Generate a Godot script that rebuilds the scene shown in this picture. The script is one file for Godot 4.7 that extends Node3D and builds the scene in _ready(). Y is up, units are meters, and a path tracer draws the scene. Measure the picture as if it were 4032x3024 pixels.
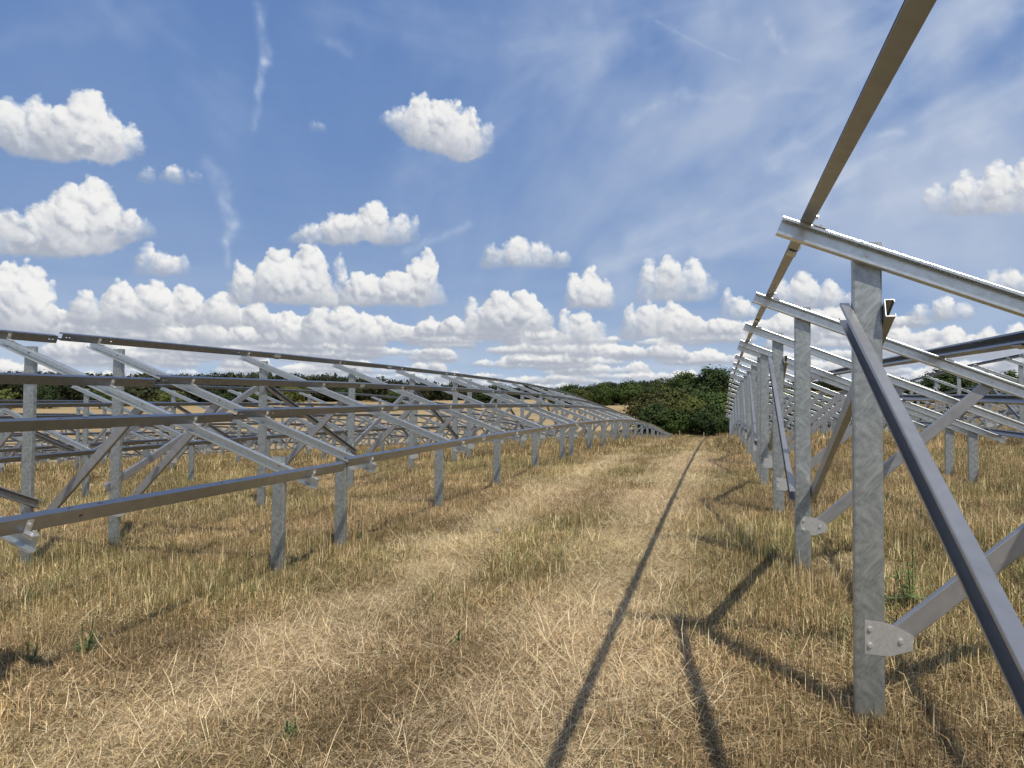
extends Node3D
# A meadow with rows of bare steel frames for solar panels. The rows run along -Z ("along" = -z), their high side is at -X.
const CAM_YAW := 15.3
const SKY_GAIN := 1.0
const PITCH := 3.3          # distance between two rafters of a frame
const FRAME_STEP := 14.53   # distance between the first rafters of two frames
const ROW_STEP := 8.36      # distance between two rows
const SHORT_AT := 3.25      # short post, measured from the tall one
const PURLIN_AT := [-0.32, 1.13, 2.2, 3.61]

var mat := {}
var shape := {}
var rough := FastNoiseLite.new()

func _ready() -> void:
	var t0 := Time.get_ticks_msec()
	# camera, sky, sun
	var cam := Camera3D.new()
	cam.name = "camera"
	add_child(cam)
	cam.fov = 53.08
	cam.near = 0.05
	cam.far = 9000.0
	cam.rotation_degrees = Vector3(1.87, CAM_YAW, 0.6)
	var env := Environment.new()
	env.tonemap_mode = Environment.TONE_MAPPER_LINEAR
	env.tonemap_exposure = 1.0
	env.sdfgi_enabled = true
	env.ssao_enabled = true
	env.ssil_enabled = true
	var we := WorldEnvironment.new()
	we.name = "world_environment"
	we.environment = env
	add_child(we)
	build_sky(env)
	var sun := DirectionalLight3D.new()
	sun.name = "sun"
	sun.light_color = Color(1.0, 0.955, 0.88)
	sun.light_energy = 1.36
	sun.light_angular_distance = 0.55
	sun.shadow_enabled = true
	add_child(sun)
	sun.look_at_from_position(Vector3.ZERO, Vector3(-0.46, -1.0, -0.64), Vector3.UP)
	print("sky ", Time.get_ticks_msec() - t0)
	rough.noise_type = FastNoiseLite.TYPE_SIMPLEX_SMOOTH
	rough.frequency = 0.35
	rough.fractal_octaves = 3
	rough.seed = 4
	make_materials()
	make_shapes()
	build_ground()
	print("ground ", Time.get_ticks_msec() - t0)
	build_frames()
	print("frames ", Time.get_ticks_msec() - t0)
	build_trees()
	print("trees ", Time.get_ticks_msec() - t0)
	build_grass()
	build_small_things()
	print("done ", Time.get_ticks_msec() - t0)

# ---------------------------------------------------------------- helpers
func tag(o: Node3D, label: String, category: String, group := "", kind := "") -> void:
	o.set_meta("label", label)
	if category != "":
		o.set_meta("category", category)
	if group != "":
		o.set_meta("group", group)
	if kind != "":
		o.set_meta("kind", kind)

func put(called: String, mesh: Mesh, m: Material, parent: Node, where := Transform3D()) -> MeshInstance3D:
	var o := MeshInstance3D.new()
	o.name = called
	o.mesh = mesh
	o.material_override = m
	o.transform = where
	parent.add_child(o, true)
	return o

func thing(called: String, where: Vector3) -> Node3D:
	var o := Node3D.new()
	o.name = called
	o.position = where
	add_child(o, true)
	return o

func frame_of(z: Vector3, x: Vector3) -> Basis:
	# an upright basis whose z runs along z and whose x lies toward x
	z = z.normalized()
	var y := z.cross(x).normalized()
	return Basis(y.cross(z).normalized(), y, z)

# ---------------------------------------------------------------- terrain
func slope_across(v: float) -> float:
	if v > -10.0:
		return 0.048 * (minf(v, 40.0) + 4.39) + 0.012 * maxf(v - 40.0, 0.0)
	var d := -10.0 - v
	var bend := minf(d, 20.0)
	return -0.27 - 0.048 * d - 0.027 * (bend * bend / 40.0 + maxf(d - 20.0, 0.0))

func land(x: float, z: float) -> float:
	var u := -z
	var q := 0.0
	if u < 28.0:
		q = 0.00065 * (28.0 - u) * (28.0 - u) if u > -20.0 else 1.4976 + 0.0624 * (-20.0 - u) * 0.3
	else:
		q = 0.0014 * (u - 28.0) * (u - 28.0) if u < 56.0 else 1.0976 + 0.0784 * (u - 56.0)
	var near := -1.43 - q + slope_across(x)
	var far := -6.5 + 0.045 * minf(u, 330.0) + 0.012 * maxf(u - 330.0, 0.0) - 0.05 * clampf(-x - 5.0, 0.0, 100.0)
	if u < 0.0:
		far += u * 0.05
	far += 1.1 * rough.get_noise_2d(x * 0.03, z * 0.03) * smoothstep(90.0, 200.0, sqrt(u * u + x * x))
	var k := 1.6
	return maxf(near, far) + k * 0.25 * pow(maxf(0.0, 1.0 - absf(near - far) / k), 2.0)

func land_fine(x: float, z: float) -> float:
	return land(x, z) + 0.035 * rough.get_noise_2d(x, z)

# how trodden the grass is: two wheel tracks between the rows
func trodden(x: float, z: float) -> float:
	var w := 0.2 * rough.get_noise_2d(3.0, z * 0.35) + 0.3 * rough.get_noise_2d(x * 1.2, z * 0.9)
	var a := 1.0 - smoothstep(0.28, 0.62, absf(x + 2.95 + w))
	var b := 1.0 - smoothstep(0.32, 0.75, absf(x + 0.95 + w))
	return maxf(a, b * 0.9)

# ---------------------------------------------------------------- materials
func noise_tex(freq: float, octaves: int, ramp: Gradient, size := 512, seed_ := 1, normal := false, bump := 4.0) -> NoiseTexture2D:
	var n := FastNoiseLite.new()
	n.noise_type = FastNoiseLite.TYPE_SIMPLEX_SMOOTH
	n.frequency = freq
	n.fractal_octaves = octaves
	n.seed = seed_
	var t := NoiseTexture2D.new()
	t.width = size
	t.height = size
	t.seamless = true
	t.noise = n
	if ramp:
		t.color_ramp = ramp
	t.as_normal_map = normal
	t.bump_strength = bump
	return t

func ramp(list: Array) -> Gradient:
	var g := Gradient.new()
	g.offsets = PackedFloat32Array(list.map(func(p): return p[0]))
	g.colors = PackedColorArray(list.map(func(p): return p[1]))
	return g

func zinc_texture(seed_: int, streak: float, lo: float, hi: float) -> ImageTexture:
	# hot-dip zinc: cloudy patches and diagonal run marks
	var a := FastNoiseLite.new(); a.frequency = 0.02; a.fractal_octaves = 4; a.seed = seed_
	var b := FastNoiseLite.new(); b.frequency = 0.05; b.fractal_octaves = 3; b.seed = seed_ + 9
	var n := 384
	var im := Image.create(n, n, false, Image.FORMAT_RGB8)
	for y in n:
		for x in n:
			var p := TAU * x / n; var q := TAU * y / n
			var c := a.get_noise_3d(cos(p) * 61 + cos(q) * 61, sin(p) * 61, sin(q) * 61)
			# integer slopes keep the streaks seamless
			var s := b.get_noise_3d(cos(p * 9 + q * 7) * 46, sin(p * 9 + q * 7) * 46, c * 40.0 + sin(q) * 12.0)
			var v := clampf(0.5 + 0.75 * c + streak * s, 0.0, 1.0)
			var g := lerpf(lo, hi, v)
			im.set_pixel(x, y, Color(g * 0.985, g, g * 1.005))
	return ImageTexture.create_from_image(im)

func metal(called: String, tex: Texture2D, tint: Color, rough_: float, metallic: float, scale := 2.0) -> StandardMaterial3D:
	var m := StandardMaterial3D.new()
	m.resource_name = called
	m.albedo_color = tint
	m.albedo_texture = tex
	m.metallic = metallic
	m.roughness = rough_
	m.uv1_triplanar = true
	m.uv1_world_triplanar = true
	m.uv1_scale = Vector3.ONE * scale
	return m

func plain(called: String, c: Color, rough_ := 0.9, metallic := 0.0) -> StandardMaterial3D:
	var m := StandardMaterial3D.new()
	m.resource_name = called
	m.albedo_color = c.linear_to_srgb()
	m.roughness = rough_
	m.metallic = metallic
	return m

func make_materials() -> void:
	var zinc := zinc_texture(3, 0.62, 0.615, 0.8)
	var bright := zinc_texture(29, 0.25, 0.80, 0.88)
	var smooth := zinc_texture(17, 0.1, 0.68, 0.76)
	mat.post = metal("dull galvanised steel", zinc, Color(0.94, 0.965, 0.965), 0.42, 0.82, 2.3)
	mat.rafter = metal("bright galvanised steel", bright, Color(0.99, 1.0, 1.0), 0.3, 0.85, 2.6)
	mat.purlin = metal("zinc coated strip steel", smooth, Color(0.775, 0.785, 0.81), 0.3, 0.9, 1.3)
	mat.brace = metal("zinc coated brace steel", smooth, Color(0.9, 0.9, 0.915), 0.38, 0.72, 1.3)
	mat.plate = metal("galvanised plate", bright, Color(0.95, 0.95, 0.95), 0.42, 0.7, 5.0)
	mat.bolt = plain("bolt steel", Color(0.66, 0.67, 0.68), 0.35, 0.7)
	mat.wood = plain("weathered wood", Color(0.3, 0.25, 0.19))
	mat.bark = plain("bark", Color(0.09, 0.07, 0.05))
	mat.red = plain("red paint", Color(0.16, 0.022, 0.02), 0.6)
	mat.rubber = plain("rubber", Color(0.02, 0.02, 0.02), 0.8)
	mat.stone = plain("stone", Color(0.2, 0.21, 0.23), 0.9)
	# grass blades: colour per tuft
	var g := StandardMaterial3D.new()
	g.resource_name = "grass"
	g.vertex_color_use_as_albedo = true
	g.roughness = 0.75
	g.metallic_specular = 0.35
	g.cull_mode = BaseMaterial3D.CULL_DISABLED
	mat.grass = g
	# leaves: vertex colours vary from clump to clump, tints per kind of tree
	var kinds := {"olive": Color(0.075, 0.09, 0.026), "dark": Color(0.042, 0.068, 0.022), "mid": Color(0.062, 0.098, 0.026), "yellow": Color(0.125, 0.145, 0.04), "brown": Color(0.082, 0.082, 0.028), "wood": Color(0.036, 0.05, 0.026)}
	for kind in kinds:
		var m := plain("leaves " + kind, kinds[kind], 0.7)
		m.vertex_color_use_as_albedo = true
		m.metallic_specular = 0.3
		m.cull_mode = BaseMaterial3D.CULL_DISABLED
		m.backlight_enabled = true
		m.backlight = Color(0.4, 0.45, 0.2)
		mat["leaf_" + kind] = m
	# earth and litter under the grass
	var e := StandardMaterial3D.new()
	e.resource_name = "dry meadow floor"
	e.vertex_color_use_as_albedo = true
	e.albedo_texture = noise_tex(0.03, 5, ramp([[0.0, Color(0.72, 0.70, 0.66)], [0.45, Color(0.86, 0.85, 0.83)], [1.0, Color(1.0, 1.0, 1.0)]]), 1024, 8)
	e.uv1_triplanar = true
	e.uv1_world_triplanar = true
	e.uv1_scale = Vector3.ONE * 0.55
	e.roughness = 0.95
	e.metallic_specular = 0.2
	mat.earth = e

# ---------------------------------------------------------------- shapes
func c_section(h: float, w: float, lip: float, t := 0.004, r := 0.005) -> PackedVector2Array:
	# web on the line x = 0, flanges toward +x, lips turned inward
	var p := PackedVector2Array()
	var a := h / 2.0
	for s in [-1.0, 1.0]:
		var side := []
		side.append(Vector2(0, -a + r)); side.append(Vector2(r * 0.3, -a + r * 0.3)); side.append(Vector2(r, -a))
		side.append(Vector2(w - r, -a)); side.append(Vector2(w - r * 0.3, -a + r * 0.3)); side.append(Vector2(w, -a + r))
		side.append(Vector2(w, -a + lip)); side.append(Vector2(w - t, -a + lip)); side.append(Vector2(w - t, -a + t)); side.append(Vector2(t, -a + t))
		if s < 0.0:
			for v in side:
				p.append(v)
		else:
			side.reverse()
			for v in side:
				p.append(Vector2(v.x, -v.y))
	return p

func extrude(poly: PackedVector2Array, z0: float, z1: float, st: SurfaceTool = null) -> SurfaceTool:
	if st == null:
		st = SurfaceTool.new()
		st.begin(Mesh.PRIMITIVE_TRIANGLES)
	if not Geometry2D.is_polygon_clockwise(poly):
		pass
	else:
		poly = poly.duplicate()
		poly.reverse()
	var n := poly.size()
	for i in n:
		var a := poly[i]; var b := poly[(i + 1) % n]
		var d := (b - a).normalized()
		st.set_normal(Vector3(d.y, -d.x, 0))
		var q := [Vector3(a.x, a.y, z0), Vector3(b.x, b.y, z0), Vector3(b.x, b.y, z1), Vector3(a.x, a.y, z1)]
		for k in [0, 2, 1, 0, 3, 2]:
			st.add_vertex(q[k])
	var tri := Geometry2D.triangulate_polygon(poly)
	for i in range(0, tri.size(), 3):
		var v := [poly[tri[i]], poly[tri[i + 1]], poly[tri[i + 2]]]
		if (v[1] - v[0]).cross(v[2] - v[0]) < 0.0:
			v.reverse()
		st.set_normal(Vector3(0, 0, 1))
		for k in [0, 2, 1]:
			st.add_vertex(Vector3(v[k].x, v[k].y, z1))
		st.set_normal(Vector3(0, 0, -1))
		for k in [0, 1, 2]:
			st.add_vertex(Vector3(v[k].x, v[k].y, z0))
	return st

func rect(x0: float, y0: float, x1: float, y1: float) -> PackedVector2Array:
	return PackedVector2Array([Vector2(x0, y0), Vector2(x1, y0), Vector2(x1, y1), Vector2(x0, y1)])

func disc(r: float, n: int, at := Vector2.ZERO) -> PackedVector2Array:
	var p := PackedVector2Array()
	for i in n:
		p.append(at + Vector2(cos(TAU * i / n), sin(TAU * i / n)) * r)
	return p

const PURLIN_LEN := [4.79, 4.94, 4.73]

func panel(st: SurfaceTool, at: Vector3, across: Vector3, width: float, length: float, n: Vector3, t: float, slots: Array) -> void:
	# a flat strip along +z with slots cut through it; a slot is [z, length, from, to] with the last two across the strip
	var rects := []
	var z := 0.0
	for s in slots:
		rects.append([z, s[0], 0.0, width])
		rects.append([s[0], s[0] + s[1], 0.0, s[2]])
		rects.append([s[0], s[0] + s[1], s[3], width])
		z = s[0] + s[1]
	rects.append([z, length, 0.0, width])
	for r in rects:
		for side in 2:
			var o := at if side == 0 else at - n * t
			var q := [o + across * r[2] + Vector3(0, 0, r[0]), o + across * r[3] + Vector3(0, 0, r[0]), o + across * r[3] + Vector3(0, 0, r[1]), o + across * r[2] + Vector3(0, 0, r[1])]
			var nn := n if side == 0 else -n
			var order := [0, 1, 2, 0, 2, 3]
			if (q[1] - q[0]).cross(q[2] - q[0]).dot(nn) > 0.0:
				order = [0, 2, 1, 0, 3, 2]
			st.set_normal(nn)
			for k in order:
				st.add_vertex(q[k])

func slotted_purlin(length: float, part: int) -> ArrayMesh:
	# the same section as the plain purlin, with the punched slots of its web and upper flange
	var h := 0.092; var w := 0.058; var lip := 0.016; var t := 0.004
	var st := SurfaceTool.new()
	st.begin(Mesh.PRIMITIVE_TRIANGLES)
	var web := []; var top := []
	var marks := [0.05, 0.1]
	if part == 0:
		marks += [0.78, 3.6]
	elif part == 1:
		marks += [2.6]
	else:
		marks += [0.98]
	marks += [length - 0.13, length - 0.08]
	for m in marks:
		web.append([m, 0.03, h / 2.0 - 0.006, h / 2.0 + 0.006])
	for m in [0.9, 1.15, 2.5, 2.75, 4.0, 4.25]:
		top.append([m, 0.045, 0.024, 0.036])
	panel(st, Vector3(0, -h / 2, 0), Vector3.UP, h, length, Vector3.LEFT, t, web)
	panel(st, Vector3(0, h / 2, 0), Vector3.RIGHT, w, length, Vector3.UP, t, top)
	panel(st, Vector3(0, -h / 2, 0), Vector3.RIGHT, w, length, Vector3.DOWN, t, [])
	panel(st, Vector3(w, h / 2 - lip, 0), Vector3.UP, lip, length, Vector3.RIGHT, t, [])
	panel(st, Vector3(w, -h / 2, 0), Vector3.UP, lip, length, Vector3.RIGHT, t, [])
	return st.commit()

func make_shapes() -> void:
	# lengths are 1 m and get stretched to fit, or fixed where all pieces are alike
	shape.purlin = extrude(c_section(0.092, 0.058, 0.016), 0.0, 1.0).commit()
	for k in 3:
		shape["purlin_slotted_%d" % k] = slotted_purlin(PURLIN_LEN[k], k)
	shape.brace = extrude(c_section(0.098, 0.048, 0.015), 0.0, 1.0).commit()
	shape.rafter = extrude(c_section(0.102, 0.052, 0.018), 0.0, 1.0).commit()
	shape.post = extrude(c_section(0.142, 0.062, 0.018, 0.005, 0.012), 0.0, 1.0).commit()
	# bolt: washer and hexagon head, axis +z
	var b := extrude(disc(0.015, 10), 0.0, 0.003)
	b = extrude(disc(0.0105, 6), 0.003, 0.012, b)
	shape.bolt = b.commit()
	# gusset plate, drawn in the plane of the rafter; origin on the post's middle line
	var g := extrude(PackedVector2Array([Vector2(-0.021, -0.085), Vector2(0.092, -0.088), Vector2(0.2, -0.05), Vector2(0.204, 0.022), Vector2(0.098, 0.074), Vector2(-0.021, 0.085)]), 0.0, 0.006)
	shape.gusset = g.commit()
	# cleat: one leg on the purlin's web, one foot on the rafter; x runs downhill, y away from the rafter
	var c := extrude(rect(0.0, 0.0, 0.005, 0.078), -0.024, 0.024)
	c = extrude(rect(0.005, 0.0, 0.075, 0.005), -0.03, 0.03, c)
	shape.cleat = c.commit()
	# splice: a plate on the web with a folded lower edge and four bolt heads
	var s := extrude(rect(0.0, -0.034, 0.005, 0.036), -0.085, 0.085)
	s = extrude(rect(-0.05, -0.056, 0.005, -0.051), -0.085, 0.085, s)
	for k in [-0.062, -0.025, 0.025, 0.062]:
		s = extrude(rect(0.005, -0.01, 0.015, 0.01), k - 0.01, k + 0.01, s)
	shape.splice = s.commit()

# ---------------------------------------------------------------- ground
func steps(from: float, to: float, fine_to: float, step: float, growth: float) -> PackedFloat32Array:
	var up := PackedFloat32Array([0.0])
	var s := step
	while up[-1] < maxf(absf(from), absf(to)):
		up.append(up[-1] + s)
		if up[-1] > fine_to:
			s *= growth
	var out := PackedFloat32Array()
	for i in range(up.size() - 1, 0, -1):
		if -up[i] >= from:
			out.append(-up[i])
	for x in up:
		if x <= to:
			out.append(x)
	return out

func ground_color(x: float, z: float) -> Color:
	var u := -z
	var n1 := rough.get_noise_2d(x * 0.25 + 50.0, z * 0.25)
	var n2 := rough.get_noise_2d(x * 0.9, z * 0.9 + 80.0)
	var c := Color(0.30, 0.22, 0.12).lerp(Color(0.22, 0.17, 0.08), clampf(0.5 + n1, 0.0, 1.0))
	c = c.lerp(Color(0.56, 0.44, 0.265), trodden(x, z) * 0.95 if u > -20.0 and u < 72.0 else 0.0)
	c = c.lerp(Color(0.17, 0.125, 0.07), clampf(n2 * 0.8, 0.0, 0.6))
	# cut corn field across the valley, with its swaths
	var field := smoothstep(-2.0, 2.0, (-x * 0.55 + u) - 104.0 - 6.0 * n1) * smoothstep(6.0, -6.0, x + 0.11 * u - 4.0)
	var sw := rough.get_noise_2d(x * 0.16 + u * 0.05, u * 0.75)
	var corn := Color(0.56, 0.45, 0.265).lerp(Color(0.45, 0.335, 0.185), clampf(0.5 + sw * 1.2, 0.0, 1.0))
	c = c.lerp(corn, field)
	# pale farm track at the end of the rows
	c = c.lerp(Color(0.5, 0.43, 0.31), (1.0 - smoothstep(1.2, 2.0, absf(u - 78.0 - 0.05 * x))) * 0.9)
	return c

func build_ground() -> void:
	var xs := steps(-900.0, 700.0, 14.0, 0.45, 1.055)
	var zs := steps(-1100.0, 300.0, 20.0, 0.5, 1.05)
	var st := SurfaceTool.new()
	st.begin(Mesh.PRIMITIVE_TRIANGLES)
	st.set_smooth_group(0)
	for z in zs:
		for x in xs:
			st.set_color(ground_color(x, z))
			st.add_vertex(Vector3(x, land_fine(x, z), z))
	var w := xs.size()
	for j in zs.size() - 1:
		for i in w - 1:
			var p := j * w + i
			for q in [p, p + 1, p + w, p + 1, p + w + 1, p + w]:
				st.add_index(q)
	st.generate_normals()
	var o := put("ground", st.commit(), mat.earth, self)
	tag(o, "dry grassy hillside falling to a cut corn field", "ground", "", "structure")

# ---------------------------------------------------------------- steel frames
const ORD := ["first", "second", "third", "fourth", "fifth", "sixth"]

func bar(called: String, mesh: Mesh, m: Material, parent: Node3D, a: Vector3, b: Vector3, flange: Vector3) -> MeshInstance3D:
	# a piece of 1 m stock stretched from a to b; flanges point toward "flange"
	var bs := frame_of(b - a, flange)
	bs.z *= (b - a).length()
	return put(called, mesh, m, parent, Transform3D(bs, a))

func frame_table(u0: float, vt: float, high: float, tilt: float, detail: int, label: String, group: String, lift := 0.0, tip := 0.0) -> void:
	var t := deg_to_rad(tilt)      # slope of the rafters
	var down := Vector3(cos(t), -sin(t), 0)      # along a rafter, downhill
	var up := Vector3(sin(t), cos(t), 0)         # square to the table
	var o := thing("panel_frame", Vector3(vt, land(vt, -u0), -u0))
	tag(o, label, "solar rack", group)
	var base := o.position
	var rng := RandomNumberGenerator.new()
	rng.seed = int(u0 * 31.0 + vt * 977.0)
	var ry := []
	for i in 5:
		var u := u0 + PITCH * i
		var y := land(vt, -u) + high + lift + tip * (u0 + 4.0 * PITCH - u)
		ry.append(y)
		var p := Vector3(vt, y, -u) - base
		# tall post, web toward the camera's side (+z), flanges behind
		bar("post", shape.post, mat.post, o, p + Vector3(0, 0.078 + rng.randf_range(-0.012, 0.012), 0), p + Vector3(rng.randfn() * 0.008, -high - 0.45, rng.randfn() * 0.008), Vector3(0, 0, -1))
		var drop := SHORT_AT * tan(t)
		var sg := land(vt + SHORT_AT, -u) - base.y
		bar("post", shape.post, mat.post, o, p + Vector3(SHORT_AT, 0.085 - drop + rng.randf_range(-0.02, 0.02), 0), Vector3(p.x + SHORT_AT + rng.randfn() * 0.007, sg - 0.45, p.z + rng.randfn() * 0.007), Vector3(0, 0, -1))
		var ra := p + down * (-0.43 / cos(t)) + Vector3(0, 0, 0.002)
		var rb := p + down * (3.71 / cos(t)) + Vector3(0, 0, 0.002)
		var raf := bar("rafter", shape.rafter, mat.rafter, o, ra, rb, Vector3(0, 0, 1))
		# brace in the plane of the rafter
		var foot := Vector3(p.x + 0.135, p.y - high + 0.425, p.z - 0.001)
		var head := p + down * (1.56 / cos(t)) + Vector3(0, 0, -0.001)
		bar("brace", shape.brace, mat.brace, o, foot, head + (head - foot).normalized() * 0.02, Vector3(0, 0, -1))
		var gus := put("gusset_plate", shape.gusset, mat.plate, o, Transform3D(Basis(), Vector3(p.x, p.y - high + 0.415, p.z + 0.0015)))
		if detail > 0:
			for q in [Vector2(0.004, 0.042), Vector2(0.004, -0.04), Vector2(0.146, -0.008)]:
				put("bolt", shape.bolt, mat.bolt, gus, Transform3D(Basis(), Vector3(q.x, q.y, 0.006)))
			# the bolts of the rafter sit in its own stretched axes: undo the stretch
			var inv := raf.transform.affine_inverse()
			for s in [0.0, SHORT_AT, 1.56]:
				var at: Vector3 = p + down * (s / cos(t)) + Vector3(0, 0, 0.006)
				put("bolt", shape.bolt, mat.bolt, raf, inv * Transform3D(Basis(), at))
	# braces along the row: left side of the tall posts, then right side, in turn
	for k in 4:
		var left := k % 2 == 0
		var i_top := k + 1 if left else k
		var i_low := k if left else k + 1
		var side := -0.0725 if left else 0.0725
		var a := Vector3(vt + side, ry[i_top] - high + 2.05, -(u0 + PITCH * i_top) - 0.031) - base
		var b := Vector3(vt + side, ry[i_low] - high + 0.72, -(u0 + PITCH * i_low) - 0.031) - base
		var d := (b - a).normalized() * 0.09
		bar("cross_brace", shape.brace, mat.brace, o, a - d, b + d, Vector3(signf(side), 0, 0))
	# purlins: three lengths end to end on each line
	var h_at := func(u: float) -> float:
		var f := clampf((u - u0) / PITCH, -0.25, 4.25)
		var i := clampi(int(floorf(f)), 0, 3)
		return lerpf(ry[i], ry[i + 1], f - i)
	for line in 4:
		var shift: float = [0.0, 0.55, -0.35, 0.2][line]
		var ends := [u0 - 0.63, u0 + 4.16 + shift, u0 + 9.1 + shift, u0 + 4.0 * PITCH + 0.63]
		var s: float = PURLIN_AT[line] / cos(t)
		var web := down * (s + 0.029) + up * (0.054 + 0.046)
		for k in 3:
			var a := Vector3(vt, h_at.call(ends[k]), -ends[k]) - base + web
			var b := Vector3(vt, h_at.call(ends[k + 1]), -ends[k + 1]) - base + web
			var dd := (b - a).normalized() * 0.002
			var pu: MeshInstance3D
			if detail == 0:
				pu = bar("purlin", shape.purlin, mat.purlin, o, a + dd, b - dd, -down)
			else:
				var bf := frame_of(b - a, -down)
				bf.z *= (b - a).length() / PURLIN_LEN[k]
				pu = put("purlin", shape["purlin_slotted_%d" % k], mat.purlin, o, Transform3D(bf, a + dd))
			if detail == 0:
				continue
			var inv := pu.transform.affine_inverse()
			var along := (b - a).normalized()
			var bs := Basis(down, up, down.cross(up).normalized())
			if k < 2:
				put("splice_plate", shape.splice, mat.plate, pu, inv * Transform3D(frame_of(-along, down), b))
			for i in 5:
				var u := u0 + PITCH * i
				if u < ends[k] or u >= ends[k + 1]:
					continue
				var f: float = (u - ends[k]) / (ends[k + 1] - ends[k])
				var at := a.lerp(b, f) + down * 0.001 - up * 0.046 + Vector3(0, 0, 0.028)
				put("cleat", shape.cleat, mat.plate, pu, inv * Transform3D(bs, at))
				if detail > 1:
					put("bolt", shape.bolt, mat.bolt, pu, inv * Transform3D(frame_of(down, Vector3(0, 0, 1)), at + down * 0.005 + up * 0.05))
					put("bolt", shape.bolt, mat.bolt, pu, inv * Transform3D(frame_of(up, Vector3(0, 0, 1)), at + down * 0.045 + up * 0.005))

func build_frames() -> void:
	# the row right of the track
	for k in 5:
		frame_table(0.98 + FRAME_STEP * k, 0.72, 2.36, 21.8, 2 if k == 0 else (1 if k == 1 else 0),
			"bare steel panel frame, tall posts along the track's right side, %s from the bushes" % ORD[4 - k], "frames right of the track")
	# the row left of it
	for k in 5:
		frame_table(8.33 + FRAME_STEP * (k - 1), -7.64, 2.42, 20.2, 2 if k < 2 else (1 if k == 2 else 0),
			"bare steel panel frame, short posts along the track's left side, %s from its far end" % ORD[4 - k], "frames left of the track", 0.036 if k == 0 else 0.022, 0.0138 if k == 0 else (0.003 if k == 1 else 0.0))
	# rows further down the slope
	var rows := ["second", "third", "fourth", "fifth", "sixth", "seventh", "eighth"]
	var starts := [9.8, 11.4, 14.2, 26.0, 27.5, 40.0, 41.0]
	var counts := [4, 4, 4, 3, 3, 2, 2]
	for r in 7:
		for k in counts[r]:
			frame_table(starts[r] + FRAME_STEP * k, -7.64 - ROW_STEP * (r + 1), 2.44, 20.2, 0,
				"bare steel panel frame in %s row downhill of the track, %s from the farm track" % [rows[r], ORD[counts[r] - 1 - k]], "frames in the %s row down the slope" % rows[r])
	# rows up the slope on the right
	var starts_r := [13.0, 29.5, 45.0]
	var counts_r := [5, 4, 3]
	for r in 3:
		for k in counts_r[r]:
			frame_table(starts_r[r] + FRAME_STEP * k, 0.72 + ROW_STEP * (r + 1), 2.36, 21.8, 0,
				"bare steel panel frame in %s row uphill of the track, %s from the thicket" % [rows[r], ORD[counts_r[r] - 1 - k]], "frames in the %s row up the slope" % rows[r])

# ---------------------------------------------------------------- trees
func crown_mesh(seed_: int, clumps: int, per: int, leaf: float, flat: float, conifer := false) -> ArrayMesh:
	# a crown one metre across and one metre high above the origin, as many small leaf faces in uneven clumps
	var rng := RandomNumberGenerator.new()
	rng.seed = seed_
	var vv := PackedVector3Array(); var cc := PackedColorArray()
	for k in clumps:
		var dir := Vector3(rng.randfn(), rng.randfn() * 0.9 + 0.15, rng.randfn()).normalized()
		var rad := pow(rng.randf(), 0.4) * rng.randf_range(0.75, 1.05)
		var at := Vector3(dir.x * 0.5 * rad, 0.5 + dir.y * 0.5 * rad * flat, dir.z * 0.5 * rad)
		var cr := rng.randf_range(0.07, 0.15)
		if conifer:
			var hh := pow(rng.randf(), 1.3)
			var a := rng.randf() * TAU
			var w := 0.5 * (1.0 - hh) * rng.randf_range(0.4, 1.0)
			at = Vector3(cos(a) * w, hh, sin(a) * w)
			cr = 0.05 + 0.06 * (1.0 - hh)
		var tone := rng.randf_range(0.62, 1.35)
		var warm := rng.randf_range(-0.08, 0.08)
		for q in per:
			var off := Vector3(rng.randfn(), rng.randfn() * 0.75, rng.randfn()) * cr * 0.55
			var p := at + off
			var nrm := (off.normalized() + dir * 0.7 + Vector3(rng.randfn(), rng.randfn() + 0.5, rng.randfn()) * 0.55).normalized()
			var x := nrm.cross(Vector3(rng.randfn(), rng.randfn(), rng.randfn())).normalized()
			var y := nrm.cross(x)
			var s := leaf * rng.randf_range(0.6, 1.4)
			var c := Color(tone * (1.0 + warm), tone, tone * (1.0 - warm)) * rng.randf_range(0.85, 1.15)
			for e in [x * s, y * s * 0.7, -x * s, -x * s, -y * s * 0.7, x * s]:
				vv.append(p + e); cc.append(c)
	var a := []
	a.resize(Mesh.ARRAY_MAX)
	a[Mesh.ARRAY_VERTEX] = vv; a[Mesh.ARRAY_COLOR] = cc
	var m := ArrayMesh.new()
	m.add_surface_from_arrays(Mesh.PRIMITIVE_TRIANGLES, a)
	return m

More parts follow.
